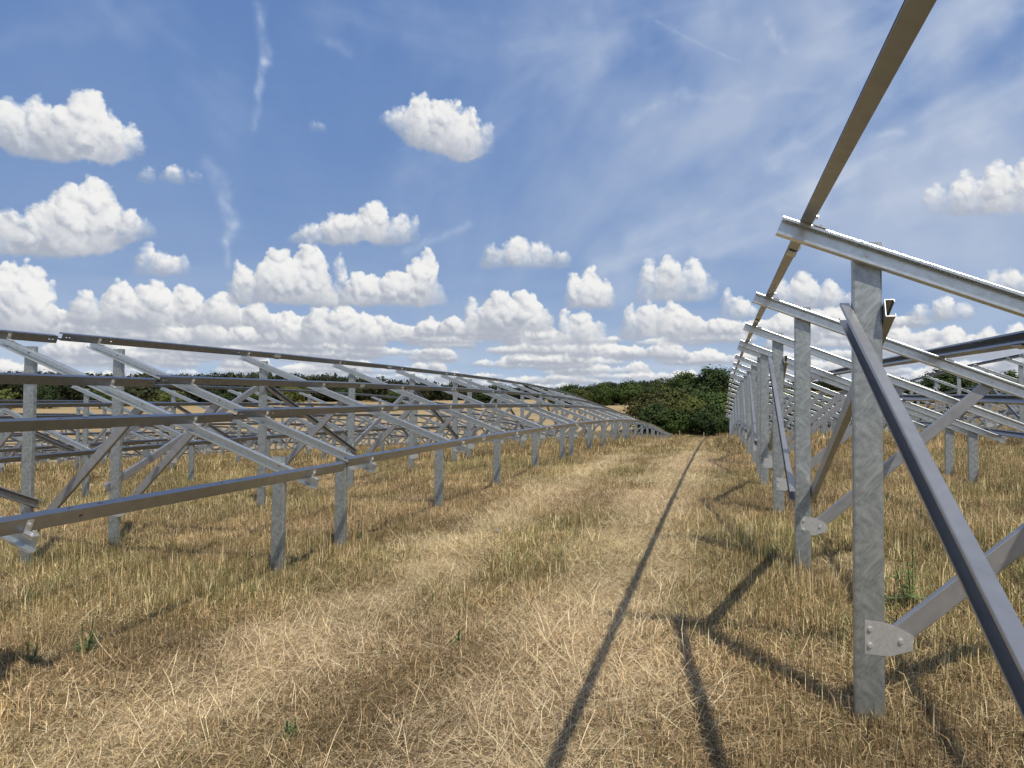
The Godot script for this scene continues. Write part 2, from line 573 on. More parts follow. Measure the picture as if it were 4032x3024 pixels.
func trunk_mesh(seed_: int) -> ArrayMesh:
	# tapered trunk with five limbs, one metre high
	var rng := RandomNumberGenerator.new()
	rng.seed = seed_
	var st := SurfaceTool.new()
	st.begin(Mesh.PRIMITIVE_TRIANGLES)
	var limb := func(a: Vector3, b: Vector3, ra: float, rb: float) -> void:
		var bs := frame_of(b - a, Vector3(0.3, 0.1, 0.9))
		for i in 6:
			var p := bs.x * cos(TAU * i / 6) + bs.y * sin(TAU * i / 6)
			var q := bs.x * cos(TAU * (i + 1) / 6) + bs.y * sin(TAU * (i + 1) / 6)
			for v in [[a, p, ra], [b, q, rb], [a, q, ra], [a, p, ra], [b, p, rb], [b, q, rb]]:
				st.set_normal(v[1]); st.add_vertex(v[0] + v[1] * v[2])
	limb.call(Vector3(0, -0.08, 0), Vector3(0.02, 0.55, 0.01), 0.035, 0.022)
	limb.call(Vector3(0.02, 0.55, 0.01), Vector3(0, 0.9, 0), 0.022, 0.006)
	for k in 5:
		var a := Vector3(0.015, rng.randf_range(0.2, 0.6), 0.01)
		var g := rng.randf() * TAU
		limb.call(a, a + Vector3(cos(g) * 0.28, rng.randf_range(0.15, 0.3), sin(g) * 0.28), 0.016, 0.005)
	return st.commit()

var crowns := []
var trunks := []

func tree(called: String, label: String, category: String, group: String, az: float, dist: float, high: float, wide: float, kind: String, variant: int, lift := -0.1) -> void:
	# az: bearing in degrees right of the rows' direction
	var x := sin(deg_to_rad(az)) * dist; var z := -cos(deg_to_rad(az)) * dist
	var o := thing(called, Vector3(x, land(x, z) - 0.05, z))
	o.rotation.y = az * 7.7 + dist
	tag(o, label, category, group)
	put("trunk", trunks[variant % 2], mat.bark, o, Transform3D(Basis().scaled(Vector3(high, high * 0.9, high)), Vector3.ZERO))
	put("crown", crowns[variant], mat["leaf_" + kind], o, Transform3D(Basis().scaled(Vector3(wide, high * (1.0 - lift), wide)), Vector3(0, high * lift, 0)))

func build_trees() -> void:
	for k in 4:
		crowns.append(crown_mesh(40 + k, 190, 36, 0.026, 0.95))
	for k in 2:
		crowns.append(crown_mesh(60 + k, 110, 26, 0.03, 0.95))
	for k in 2:
		trunks.append(trunk_mesh(7 + k))
	# thicket at the end of the track
	var bush := "bushes at the end of the track"
	tree("bush", "broad olive brown bush at the thicket's edge beside the dry grass patch", "bush", bush, -4.9, 93.0, 5.0, 6.4, "brown", 0)
	tree("bush", "low dark green bush at the foot of the thicket beside the frames", "bush", bush, -4.6, 88.0, 3.6, 4.6, "dark", 1)
	tree("bush", "olive green bush in the middle of the thicket", "bush", bush, -3.4, 95.0, 5.5, 6.6, "olive", 2)
	tree("bush", "yellow green young tree standing before the dark thicket", "bush", bush, -2.2, 88.0, 4.4, 3.8, "yellow", 3, 0.25)
	tree("bush", "tall dark green bush behind the yellow green young tree", "bush", bush, -2.0, 97.0, 5.7, 6.6, "dark", 0)
	tree("bush", "mid green bush low in front of the thicket's dark middle", "bush", bush, -3.3, 87.0, 3.2, 4.2, "mid", 1)
	tree("bush", "dark green bush next to the frames' tall posts", "bush", bush, -0.6, 90.0, 5.1, 6.0, "mid", 2)
	tree("bush", "olive bush behind the row of tall posts", "bush", bush, 0.9, 94.0, 5.2, 6.5, "olive", 3)
	tree("bush", "dark low bush between the thicket and the row of tall posts", "bush", bush, -0.9, 86.0, 3.4, 4.4, "dark", 0)
	tree("bush", "small dark green bush seen between the steel posts", "bush", bush, 2.6, 92.0, 4.6, 6.0, "dark", 1)
	tree("bush", "wide mid green bush seen through the rafters", "bush", bush, 4.6, 98.0, 5.0, 8.0, "mid", 2)
	tree("bush", "olive green bush at the thicket's uphill end", "bush", bush, 7.0, 104.0, 4.4, 8.0, "olive", 3)
	tree("round_tree", "loose light green tree rising above the thicket", "tree", "trees above the thicket", -2.6, 126.0, 7.4, 5.2, "mid", 1, 0.3)
	tree("round_tree", "dark round tree rising highest above the thicket", "tree", "trees above the thicket", -0.55, 124.0, 8.1, 7.0, "dark", 2, 0.3)
	tree("round_tree", "dark tree standing uphill beside frames of the right rows", "tree", "trees uphill on the right", 14.2, 150.0, 8.0, 9.0, "dark", 0, 0.15)
	tree("round_tree", "olive green tree standing uphill beside frames of the right rows", "tree", "trees uphill on the right", 15.6, 152.0, 6.6, 8.0, "olive", 1, 0.15)
	tree("round_tree", "mid green tree standing at the uphill end of the right rows", "tree", "trees uphill on the right", 17.6, 158.0, 7.4, 9.0, "mid", 3, 0.15)
	tree("round_tree", "low wide green tree standing uphill behind the right rows", "tree", "trees uphill on the right", 12.3, 156.0, 5.6, 10.0, "mid", 2, 0.15)
	# hedge below the wood and single bushes in the corn field
	var hedge_kinds := ["mid", "dark", "olive", "mid", "dark"]
	for k in 13:
		tree("hedge_bush", "%s hedge bush in the line below the wood" % {"mid": "green", "dark": "dark green", "olive": "olive green"}[hedge_kinds[k % 5]], "bush", "hedge line below the wood", -11.6 + k * 0.62, 186.0 + 5.0 * sin(k * 2.1), 5.0 + 1.2 * sin(k * 1.7), 6.0 + cos(k * 3.1), hedge_kinds[k % 5], k % 4)
	tree("field_tree", "dark spreading tree alone in the corn field", "tree", "", -17.2, 210.0, 6.4, 8.4, "dark", 1, 0.12)
	tree("field_tree", "small dark bush alone in the corn field", "bush", "", -20.3, 215.0, 2.2, 2.2, "dark", 2)
	for k in 9:
		tree("edge_tree", "yellow green tree at the foot of the wood" if k % 3 == 0 else ("dark tree at the foot of the wood" if k % 3 == 1 else "mid green tree at the foot of the wood"), "tree", "trees at the foot of the wood", -49.0 + k * 3.1 + 0.7 * sin(k * 5.0), 318.0 + 12.0 * sin(k * 2.7), 8.0 + 2.0 * sin(k * 1.3), 11.0 + 2.0 * cos(k * 2.2), ["yellow", "dark", "mid"][k % 3], 4 + k % 2)
	# the wood on the far slope: one mass of crowns
	var rng := RandomNumberGenerator.new()
	rng.seed = 77
	var kinds := [crown_mesh(91, 60, 14, 0.05, 0.95), crown_mesh(92, 60, 14, 0.05, 0.9), crown_mesh(93, 70, 12, 0.045, 1.0, true)]
	for v in 3:
		var list := []
		for k in [1350, 1100, 90][v]:
			var az := rng.randf_range(-53.0, 24.0)
			var dep := pow(rng.randf(), 1.2)
			var edge := 352.0 + 14.0 * rough.get_noise_1d(az * 0.6)
			if az > -30.0:
				edge += 0.6 * (az + 30.0)
			var d := edge + dep * 150.0
			var x := sin(deg_to_rad(az)) * d; var z := -cos(deg_to_rad(az)) * d
			var h := (15.5 if az < -32.0 else lerpf(15.5, 9.5, clampf((az + 32.0) / 16.0, 0.0, 1.0))) * (1.0 if az < -14.0 else 0.82) * rng.randf_range(0.72, 1.05) * (1.0 - 0.15 * dep)
			if v == 2:
				h *= 1.0
			var w := h * (rng.randf_range(0.55, 0.85) if v < 2 else rng.randf_range(0.34, 0.45))
			var tone := rng.randf_range(0.6, 1.3)
			var warm := rng.randf_range(-0.08, 0.3) if v < 2 else -0.1
			list.append([Transform3D(Basis(Vector3.UP, rng.randf() * TAU).scaled(Vector3(w, h, w)), Vector3(x, land(x, z) - 0.1 * h, z)), Color(tone * (1.0 + warm), tone, tone * (1.0 - warm * 0.5))])
		var o := scatter("wood", kinds[v], mat.leaf_wood, list)
		tag(o, ["dense mixed wood on the far slope above the corn field", "rounder broadleaf crowns within the far wood", "pointed conifers within the far wood"][v], "wood", "", "stuff")

# ---------------------------------------------------------------- grass
func scatter(called: String, mesh: Mesh, m: Material, list: Array) -> MultiMeshInstance3D:
	var mm := MultiMesh.new()
	mm.transform_format = MultiMesh.TRANSFORM_3D
	mm.use_colors = true
	mm.mesh = mesh
	mm.instance_count = list.size()
	for i in list.size():
		mm.set_instance_transform(i, list[i][0])
		mm.set_instance_color(i, list[i][1])
	var o := MultiMeshInstance3D.new()
	o.name = called
	o.multimesh = mm
	o.material_override = m
	add_child(o, true)
	return o

func leafy(vv: PackedVector3Array, cc: PackedColorArray) -> ArrayMesh:
	var ar := []
	ar.resize(Mesh.ARRAY_MAX)
	ar[Mesh.ARRAY_VERTEX] = vv; ar[Mesh.ARRAY_COLOR] = cc
	var m := ArrayMesh.new()
	m.add_surface_from_arrays(Mesh.PRIMITIVE_TRIANGLES, ar)
	return m

func sod_mesh(seed_: int, tussocks: int, blades: int, radius: float, high: float, lean: float, width: float, tones: Array) -> ArrayMesh:
	# a patch of standing grass: bent tapering blades in tussocks
	var rng := RandomNumberGenerator.new()
	rng.seed = seed_
	var vv := PackedVector3Array(); var cc := PackedColorArray()
	for q in tussocks:
		var g := rng.randf() * TAU
		var mid := Vector3(cos(g), 0, sin(g)) * radius * sqrt(rng.randf())
		var th := high * rng.randf_range(0.35, 1.3)
		var main: Color = tones[rng.randi() % tones.size()]
		var comb := Vector3(rng.randfn(), 0, rng.randfn()) * 0.35
		for k in blades:
			var at := mid + Vector3(rng.randfn(), 0, rng.randfn()) * radius * 0.13
			var b := rng.randf() * TAU
			var out := (Vector3(cos(b), 0, sin(b)) + comb).normalized()
			var h := th * rng.randf_range(0.3, 1.0)
			var l := lean * pow(rng.randf(), 1.4)
			var up := maxf(1.0 - l * 0.6, 0.1)
			var p1 := at + Vector3(0, h * 0.6 * (0.4 + 0.6 * up), 0) + out * h * l * 0.35
			var p2 := at + Vector3(0, h * up, 0) + out * h * l
			var side := out.cross(Vector3.UP).rotated(Vector3.UP, rng.randf_range(-1.3, 1.3)) * width * rng.randf_range(0.5, 1.3)
			var c: Color = main if rng.randf() < 0.45 else tones[rng.randi() % tones.size()]
			c = c * rng.randf_range(0.5, 1.4)
			for v in [at - side, at + side, p1 + side * 0.75, at - side, p1 + side * 0.75, p1 - side * 0.75, p1 - side * 0.75, p1 + side * 0.75, p2]:
				vv.append(v); cc.append(c)
	return leafy(vv, cc)

func straw_mesh(seed_: int, count: int, radius: float, lo: float, hi: float, width: float, lift: float, tones: Array) -> ArrayMesh:
	# cut and trodden stalks that lie crisscross
	var rng := RandomNumberGenerator.new()
	rng.seed = seed_
	var vv := PackedVector3Array(); var cc := PackedColorArray()
	for k in count:
		var g := rng.randf() * TAU
		var at := Vector3(cos(g), 0, sin(g)) * radius * sqrt(rng.randf())
		at.y = rng.randf_range(0.003, lift)
		var a := rng.randf() * TAU
		var tip := rng.randf_range(-0.1, 0.2) if rng.randf() < 0.82 else rng.randf_range(0.2, 0.8)
		var dir := Vector3(cos(a), tip, sin(a)) * lerpf(lo, hi, pow(rng.randf(), 2.0))
		var mid := at + dir * 0.5 + Vector3(rng.randfn(), rng.randfn() * 0.5 + 0.4, rng.randfn()) * 0.012
		var side := dir.cross(Vector3.UP).normalized() * width * rng.randf_range(0.5, 1.3)
		var c: Color = tones[rng.randi() % tones.size()]
		c = c * rng.randf_range(0.5, 1.35)
		var e := at + dir
		for v in [at - side, at + side, mid + side, at - side, mid + side, mid - side, mid - side, mid + side, e]:
			vv.append(v); cc.append(c)
	return leafy(vv, cc)

func build_grass() -> void:
	var pale := Color(0.86, 0.70, 0.43)
	var tan := Color(0.54, 0.40, 0.21)
	var brown := Color(0.21, 0.145, 0.07)
	var olive := Color(0.215, 0.19, 0.075)
	var green := Color(0.09, 0.14, 0.04)
	var dry := [pale, tan, tan, brown, brown, olive, tan]
	var mixed := [tan, olive, olive, brown, green, pale, brown, brown]
	var rng := RandomNumberGenerator.new()
	rng.seed = 2024
	var meshes := []; var what := []
	for k in 5:
		meshes.append(sod_mesh(100 + k, 18, 24, 0.4, 0.2, 2.4, 0.0021, dry)); what.append("dry")
	for k in 5:
		meshes.append(sod_mesh(110 + k, 18, 24, 0.4, 0.2, 2.2, 0.0021, mixed)); what.append("mixed")
	for k in 5:
		meshes.append(straw_mesh(120 + k, 520, 0.42, 0.05, 0.32, 0.0012, 0.045, [pale, pale, tan, pale, brown, pale])); what.append("straw")
	for k in 4:
		meshes.append(straw_mesh(130 + k, 260, 0.42, 0.03, 0.16, 0.0019, 0.06, [brown, brown, tan, tan, olive])); what.append("litter")
	for k in 3:
		meshes.append(sod_mesh(140 + k, 18, 14, 0.75, 0.24, 1.5, 0.006, dry)); what.append("dry")
	for k in 3:
		meshes.append(sod_mesh(150 + k, 18, 14, 0.75, 0.24, 1.5, 0.006, mixed)); what.append("mixed")
	for k in 2:
		meshes.append(sod_mesh(160 + k, 3, 14, 0.06, 0.16, 1.1, 0.004, [green, Color(0.1, 0.17, 0.05), olive])); what.append("green")
	for k in 2:
		meshes.append(sod_mesh(170 + k, 4, 3, 0.3, 0.36, 1.0, 0.0013, [pale, tan])); what.append("stalk")
	var first := {"dry": 0, "mixed": 5, "straw": 10, "litter": 15, "far_dry": 19, "far_mixed": 22, "green": 25, "stalk": 27}
	var many := {"dry": 5, "mixed": 5, "straw": 5, "litter": 4, "far_dry": 3, "far_mixed": 3, "green": 2, "stalk": 2}
	var lists := []
	for k in meshes.size():
		lists.append([])
	# rings round the camera's side of the meadow: [from, to, then per square metre: standing, straw, litter, green, stalks, then half angle]
	for ring in [[0.8, 7.0, 14.0, 13.0, 9.0, 0.9, 2.4, 58.0], [7.0, 14.0, 11.0, 10.0, 6.0, 0.7, 1.2, 45.0], [14.0, 26.0, 8.0, 6.0, 0.0, 0.2, 0.5, 41.0], [26.0, 48.0, 2.8, 1.3, 0.0, 0.0, 0.0, 39.0], [48.0, 110.0, 0.95, 0.0, 0.0, 0.0, 0.0, 37.0]]:
		var half := deg_to_rad(ring[7])
		var area: float = half * (ring[1] * ring[1] - ring[0] * ring[0])
		for pass_ in 5:
			for k in int(area * ring[2 + pass_]):
				var d := sqrt(lerpf(ring[0] * ring[0], ring[1] * ring[1], rng.randf()))
				var a := rng.randf_range(-half, half) - deg_to_rad(CAM_YAW)
				var x := sin(a) * d; var z := -cos(a) * d
				var u := -z
				if (-x * 0.55 + u) > 104.0 or absf(u - 78.0 - 0.05 * x) < 1.8:
					continue
				var tr := trodden(x, z) if u < 74.0 else 0.0
				var patch := rough.get_noise_2d(x * 0.5 + 20.0, z * 0.5)
				var dark := rough.get_noise_2d(x * 1.1, z * 1.1 + 30.0)
				var tone := 0.97 + 0.5 * dark + 0.2 * patch
				var sort := ""
				var high := 1.0; var wide := 1.0
				if pass_ == 0:
					if rng.randf() < tr * 0.97:
						continue
					var between := smoothstep(-3.5, -4.4, x) + smoothstep(-0.3, 0.5, x)
					high = lerpf(0.8, 1.2, clampf(between, 0.0, 1.0)) * rng.randf_range(0.6, 1.3) * (1.0 + 0.45 * patch) * (1.0 - 0.65 * tr)
					var lush := patch * 0.9 + rng.randf_range(-0.35, 0.35) + (0.16 if x < -3.8 else (0.05 if x < -1.4 else 0.0))
					sort = "mixed" if lush > 0.02 else "dry"
					wide = rng.randf_range(0.85, 1.2)
					if d > 24.0:
						sort = "far_" + sort
						wide *= 1.0 if d < 48.0 else 1.8
				elif pass_ == 1:
					if rng.randf() > 0.1 + 1.2 * tr:
						continue
					sort = "straw"
					wide = rng.randf_range(0.8, 1.15) * (1.0 if d < 14.0 else 1.3)
					tone = 0.97 + 0.2 * dark
				elif pass_ == 2:
					if rng.randf() < tr * 0.7:
						continue
					sort = "litter"
				elif pass_ == 3:
					if rng.randf() < 0.35 - patch * 1.2 + tr:
						continue
					sort = "green"
					high = rng.randf_range(0.5, 1.2)
					tone = 1.0
				else:
					if rng.randf() < tr * 0.8 + 0.2:
						continue
					sort = "stalk"
					high = rng.randf_range(0.6, 1.15)
					tone = 0.97
				var id: int = first[sort] + rng.randi() % many[sort]
				var y := land_fine(x, z)
				# the patch lies on the slope of the ground
				var sx := (land_fine(x + 0.3, z) - land_fine(x - 0.3, z)) / 0.6; var sz := (land_fine(x, z + 0.3) - land_fine(x, z - 0.3)) / 0.6
				var g := rng.randf() * TAU
				var b := Basis(Vector3(1, sx, 0), Vector3.UP, Vector3(0, sz, 1)) * Basis(Vector3.UP, g).scaled(Vector3(wide, high, wide))
				lists[id].append([Transform3D(b, Vector3(x, y - 0.008, z)), Color(tone, tone * (1.0 + 0.05 * patch), tone)])
	var said := {
		"dry": ["dry_grass", "tan dry grass standing between the frames", "grass"], "mixed": ["dry_grass", "olive brown half dry grass standing between the frames", "grass"],
		"straw": ["trodden_straw", "pale straw lying in the wheel tracks", "straw"], "litter": ["grass_litter", "brown dead grass litter on the meadow floor", "litter"],
		"green": ["green_grass", "short green grass tufts in the dry meadow", "grass"], "stalk": ["grass_stalk", "tall thin pale stalks sticking out of the meadow", "grass"]}
	for k in meshes.size():
		if not lists[k].is_empty():
			var w: Array = said[what[k]]
			tag(scatter(w[0], meshes[k], mat.grass, lists[k]), w[1], w[2], "", "stuff")
	print("patches ", lists.map(func(l): return l.size()))

# ---------------------------------------------------------------- small things
func weed(label: String, x: float, z: float, high: float, seed_: int) -> void:
	var rng := RandomNumberGenerator.new()
	rng.seed = seed_
	var o := thing("thistle", Vector3(x, land_fine(x, z) - 0.01, z))
	tag(o, label, "weed", "green weeds in the dry grass")
	for s in (3 if high > 0.4 else 4):
		var st := SurfaceTool.new()
		st.begin(Mesh.PRIMITIVE_TRIANGLES)
		var lv := SurfaceTool.new()
		lv.begin(Mesh.PRIMITIVE_TRIANGLES)
		var a := rng.randf() * TAU
		var top := Vector3(cos(a) * 0.22, rng.randf_range(0.6, 1.0), sin(a) * 0.22) * high
		var foot := Vector3(cos(a), 0, sin(a)) * 0.02
		for i in 4:
			var p := Vector3(cos(TAU * i / 4), 0, sin(TAU * i / 4)); var q := Vector3(cos(TAU * (i + 1) / 4), 0, sin(TAU * (i + 1) / 4))
			for v in [[foot, p], [top, q], [foot, q], [foot, p], [top, p], [top, q]]:
				st.set_normal(v[1]); st.add_vertex(v[0] + v[1] * 0.003)
		for k in 34:
			var f := rng.randf_range(0.08, 1.0)
			var at := foot.lerp(top, f)
			var b := rng.randf() * TAU
			var out := Vector3(cos(b), rng.randf_range(0.1, 0.7), sin(b)).normalized()
			var l := high * 0.3 * (1.15 - f) * rng.randf_range(0.6, 1.2) + 0.015
			var side := out.cross(Vector3.UP).normalized() * l * 0.2
			lv.set_smooth_group(-1)
			var tip := at + out * l + Vector3(0, -0.25 * l, 0)
			# toothed blade: three pairs of lobes
			for j in 3:
				var m0 := at.lerp(tip, j / 3.0); var m1 := at.lerp(tip, (j + 0.55) / 3.0); var m2 := at.lerp(tip, (j + 1) / 3.0)
				var w := 1.0 - j * 0.25
				for v in [m0, m1 + side * w, m2, m0, m2, m1 - side * w]:
					lv.add_vertex(v)
		lv.generate_normals()
		var stem := put("stem", st.commit(), mat.weed_stem, o)
		put("leaves", lv.commit(), mat.weed_leaf, stem)

func build_small_things() -> void:
	mat.weed_leaf = plain("weed leaf", Color(0.15, 0.22, 0.075), 0.7)
	mat.weed_leaf.cull_mode = BaseMaterial3D.CULL_DISABLED
	mat.weed_leaf.backlight_enabled = true
	mat.weed_leaf.backlight = Color(0.4, 0.5, 0.2)
	mat.weed_stem = plain("weed stem", Color(0.13, 0.17, 0.06), 0.8)
	weed("tall green thistle growing behind the first tall post's gusset plate", 1.36, -6.3, 0.56, 1)
	weed("slender pale green thistle close to the first tall post", 1.14, -6.25, 0.5, 2)
	weed("low green weed behind the first tall post", 1.02, -5.4, 0.3, 3)
	weed("green leafy weed in the grass beside the left frames", -4.35, -4.5, 0.28, 4)
	weed("small green weed in the grass near the left frames' low purlin", -4.6, -4.3, 0.2, 5)
	weed("small dark green weed between the wheel tracks", -1.75, -5.0, 0.14, 6)
	weed("low green weed at the edge of the nearer wheel track", -2.15, -3.6, 0.12, 7)
	# grey stone in the left wheel track
	var sm := SphereMesh.new()
	sm.radius = 0.5; sm.height = 1.0; sm.radial_segments = 10; sm.rings = 5
	var st := SurfaceTool.new()
	st.create_from(sm, 0)
	var md := MeshDataTool.new()
	md.create_from_surface(st.commit(), 0)
	for i in md.get_vertex_count():
		var v := md.get_vertex(i)
		md.set_vertex(i, v * (1.0 + 0.7 * rough.get_noise_3d(v.x * 4.0, v.y * 4.0, v.z * 4.0)))
	var am := ArrayMesh.new()
	md.commit_to_surface(am)
	var so := put("stone", am, mat.stone, self, Transform3D(Basis().scaled(Vector3(0.07, 0.05, 0.06)), Vector3(-2.72, land_fine(-2.72, -9.3) + 0.04, -9.3)))
	tag(so, "small grey stone lying in the wheel track", "stone")
	# red tipping trailer in the corn field
	var az := deg_to_rad(-46.2)
	var dist := 200.0
	var tx := sin(az) * dist; var tz := -cos(az) * dist
	var t := thing("farm_trailer", Vector3(tx, land(tx, tz), tz))
	t.rotation.y = -az + 0.25
	tag(t, "red farm trailer parked in the cut corn field", "trailer")
	var box := extrude(PackedVector2Array([Vector2(-1.8, 0.95), Vector2(1.8, 0.95), Vector2(1.95, 1.9), Vector2(-1.95, 1.9)]), -1.1, 1.1).commit()
	put("body", box, mat.red, t)
	put("chassis", extrude(rect(-1.9, 0.7, 3.1, 0.92), -0.4, 0.4).commit(), mat.rubber, t)
	for k in 4:
		put("wheel", extrude(disc(0.48, 16), -0.14, 0.14).commit(), mat.rubber, t, Transform3D(Basis(), Vector3([-1.2, 0.9][k % 2], 0.48, [-0.85, 0.85][k / 2])))
	# stakes along the farm track beyond the rows
	for k in 7:
		var x := -10.2 + 2.15 * k + 0.3 * sin(k * 4.0)
		var z := -75.2 - 0.4 * sin(k * 2.0)
		var s := put("fence_stake", extrude(disc(0.045, 8), -0.3, 1.05 + 0.12 * sin(k * 3.0)).commit(), mat.wood, self, Transform3D(Basis(Vector3.RIGHT, -PI / 2 + 0.03 * sin(k * 7.0)), Vector3(x, land_fine(x, z), z)))
		tag(s, "thin wooden stake standing at the farm track before the thicket", "stake", "stakes along the farm track")

# ---------------------------------------------------------------- sky
const SKY_W := 2048
const SKY_H := 800
const SKY_AZ := 52.0            # half width of the painted dome in degrees
const SKY_PPD := 2048.0 / 104.0 # pixels per degree
const SKY_EL := -3.0            # lowest elevation
var sky_px := PackedFloat32Array()
var nz_a := PackedByteArray()
var nz_b := PackedByteArray()
var nz_c := PackedByteArray()
# cumulus: lobes of [azimuth, top elevation, base elevation, half width] in degrees
const CLOUDS := [
	[[-34.6,17.9,16.1,1.2], [-33.4,18.6,15.6,1.5], [-32.2,19.1,15.2,1.5], [-29.4,20.2,15.9,1.8], [-30.4,19.1,15.1,2.3], [-28.2,18.9,15.5,1.6], [-26.8,18.2,16.7,1.0], [-27.4,16.9,15.8,1.1]],
	[[-33.5,12.3,9.3,1.4], [-31.5,13.1,9.5,1.5], [-28.8,14.9,9.8,1.9], [-30.3,13.9,9.6,2.1], [-27.0,13.2,10.9,1.4], [-25.9,12.3,11.3,0.8], [-32.5,11.6,9.4,1.7], [-28.9,12.1,9.8,1.6]],
	[[-25.7,15.7,14.8,0.7], [-24.1,16.0,15.0,0.9], [-22.9,15.9,15.2,0.6]],
	[[-25.7,10.9,8.8,0.9], [-24.5,10.3,8.9,1.3], [-23.4,10.3,9.0,0.8]],
	[[-9.6,21.1,20.2,0.9], [-8.6,21.5,19.6,1.1], [-7.2,22.5,19.0,1.7], [-5.3,22.3,18.3,2.1], [-3.6,21.7,17.9,1.6], [-2.3,20.7,18.6,0.9]],
	[[-14.9,12.9,11.7,1.8], [-12.7,14.1,11.9,1.8], [-10.5,14.9,12.0,1.7], [-8.6,14.2,12.1,1.2], [-7.5,14.2,12.1,0.7]],
	[[-19.5,10.0,7.1,1.2], [-17.1,11.3,7.3,1.9], [-14.9,12.0,7.4,1.6], [-15.5,9.7,7.3,2.9], [-12.8,11.3,7.4,0.6], [-11.2,9.8,7.5,2.0], [-8.6,9.9,7.6,2.0], [-6.4,12.0,7.7,1.0], [-7.2,11.1,7.6,1.4], [-5.6,9.3,7.7,0.7]],
	[[-29.2,7.4,5.2,1.1], [-27.2,8.4,5.4,1.4], [-25.2,8.4,5.5,1.7], [-23.2,8.4,5.6,1.5], [-20.8,7.9,5.7,1.5], [-18.6,7.4,5.8,1.1], [-25.2,7.0,5.5,4.2]],
	[[-33.6,9.1,4.4,1.4], [-32.4,9.1,4.5,1.5], [-31.4,8.0,4.5,0.8], [-32.4,6.8,4.5,2.2]],
	[[-16.2,6.2,4.5,1.0], [-14.2,7.3,4.6,1.5], [-12.5,7.7,4.6,1.6], [-10.9,6.9,4.7,1.1], [-10.0,6.0,4.7,0.7]],
	[[-1.5,12.3,10.5,1.1], [0.2,12.9,10.6,1.4], [1.9,12.4,10.6,1.2], [3.5,11.8,10.6,1.0]],
	[[-3.0,8.2,5.7,0.8], [-1.0,8.8,5.8,1.9], [0.8,8.7,5.8,1.7], [2.2,7.5,5.8,1.0]],
	[[4.5,10.1,7.6,0.9], [5.7,10.7,7.6,1.1], [6.8,9.7,7.6,0.9], [5.6,9.1,7.6,1.9]],
	[[10.0,11.0,8.1,1.1], [11.5,11.2,8.1,1.5], [13.3,11.0,8.0,1.2], [14.3,9.9,8.0,0.8]],
	[[8.7,7.9,5.3,0.9], [10.0,8.1,5.3,1.2], [11.7,8.0,5.3,1.5], [13.0,7.3,5.3,0.8]],
	[[15.6,9.0,6.6,0.6], [16.4,8.2,6.6,1.0], [17.2,7.5,6.6,0.8]],
	[[19.4,9.4,7.4,0.9], [20.8,9.7,7.3,1.2], [22.4,9.1,7.3,1.1], [23.6,8.2,7.2,0.7]],
	[[28.9,14.8,12.9,0.9], [30.5,15.3,12.7,1.3], [32.3,15.6,12.5,1.5], [33.9,15.8,12.3,1.4], [36.0,15.9,12.2,1.7]],
	[[32.0,9.1,7.7,0.7], [33.0,9.1,7.6,0.9], [34.1,8.7,7.5,0.9]],
	[[3.9,7.5,4.9,0.8], [5.1,7.4,4.9,1.2], [6.3,6.7,4.9,0.9]],
	[[-14.9,20.1,19.3,0.5], [-14.4,20.0,19.3,0.5]],
	[[27.9,7.2,6.2,0.8], [29.3,7.6,6.1,1.0], [30.4,7.1,6.1,0.8]],
	[[26.8,5.8,4.1,1.1], [28.1,5.5,4.0,0.9], [29.9,5.2,4.0,1.0], [31.7,5.4,3.9,1.2], [33.4,5.5,3.9,1.2]],
	[[17.8,6.5,5.4,0.9], [19.4,6.8,5.4,1.1], [21.1,6.4,5.3,0.9]],
	[[-21.7,6.0,4.3,1.5], [-19.5,5.8,4.4,1.2], [-23.7,5.4,4.2,1.2]],
]
# faint high streaks: [az0, el0, az1, el1, half width, strength]
const WISPS := [
	[-18.7,26.5,-18.4,23.4,0.35,0.36], [-18.4,23.4,-18.6,21.4,0.28,0.45], [-18.6,21.4,-19.0,18.9,0.25,0.2],
	[-21.9,16.1,-20.6,14.2,0.6,0.22], [-20.6,14.2,-20.3,12.7,0.42,0.3], [-20.3,12.7,-20.8,11.3,0.4,0.42], [-20.8,11.3,-20.4,9.8,0.28,0.35],
	[8.0,20.8,12.5,22.0,0.5,0.22], [12.5,21.8,22.0,21.5,0.3,0.13], [18.6,26.0,19.7,24.4,0.45,0.3], [10.5,26.8,16.5,23.8,0.13,0.16],
	[7.0,10.5,22.0,15.6,1.3,0.3], [22.0,15.6,36.0,20.5,1.9,0.34], [9.0,12.5,20.0,18.0,0.9,0.2], [20.0,18.0,34.0,26.5,1.8,0.26], [14.0,11.5,34.0,15.5,0.8,0.22],
	[-7.0,17.5,6.0,25.0,2.4,0.13], [0.0,25.5,14.0,27.5,2.0,0.2], [-30.0,26.0,-20.0,20.0,1.8,0.1], [-34.0,22.0,-24.0,25.5,1.0,0.08], [-14.0,27.0,-4.0,26.0,2.0,0.12], [24.0,24.0,36.0,27.0,2.5,0.26],
	[-13.8,25.2,-12.6,24.6,0.35,0.16], [-8.0,11.4,-3.5,13.4,0.35,0.24], [25.8,18.1,27.0,18.2,0.3,0.28], [22.0,15.2,24.0,16.4,0.5,0.2],
]

func noise_bytes(freq: float, octaves: int, seed_: int) -> PackedByteArray:
	var n := FastNoiseLite.new()
	n.noise_type = FastNoiseLite.TYPE_SIMPLEX_SMOOTH
	n.fractal_octaves = octaves
	n.frequency = freq
	n.seed = seed_
	var im := n.get_seamless_image(1024, 1024, false, false, 0.12)
	im.convert(Image.FORMAT_L8)
	return im.get_data()

func nz(a: PackedByteArray, x: float, y: float) -> float:
	return a[(int(floorf(y)) & 1023) * 1024 + (int(floorf(x)) & 1023)] / 127.5 - 1.0

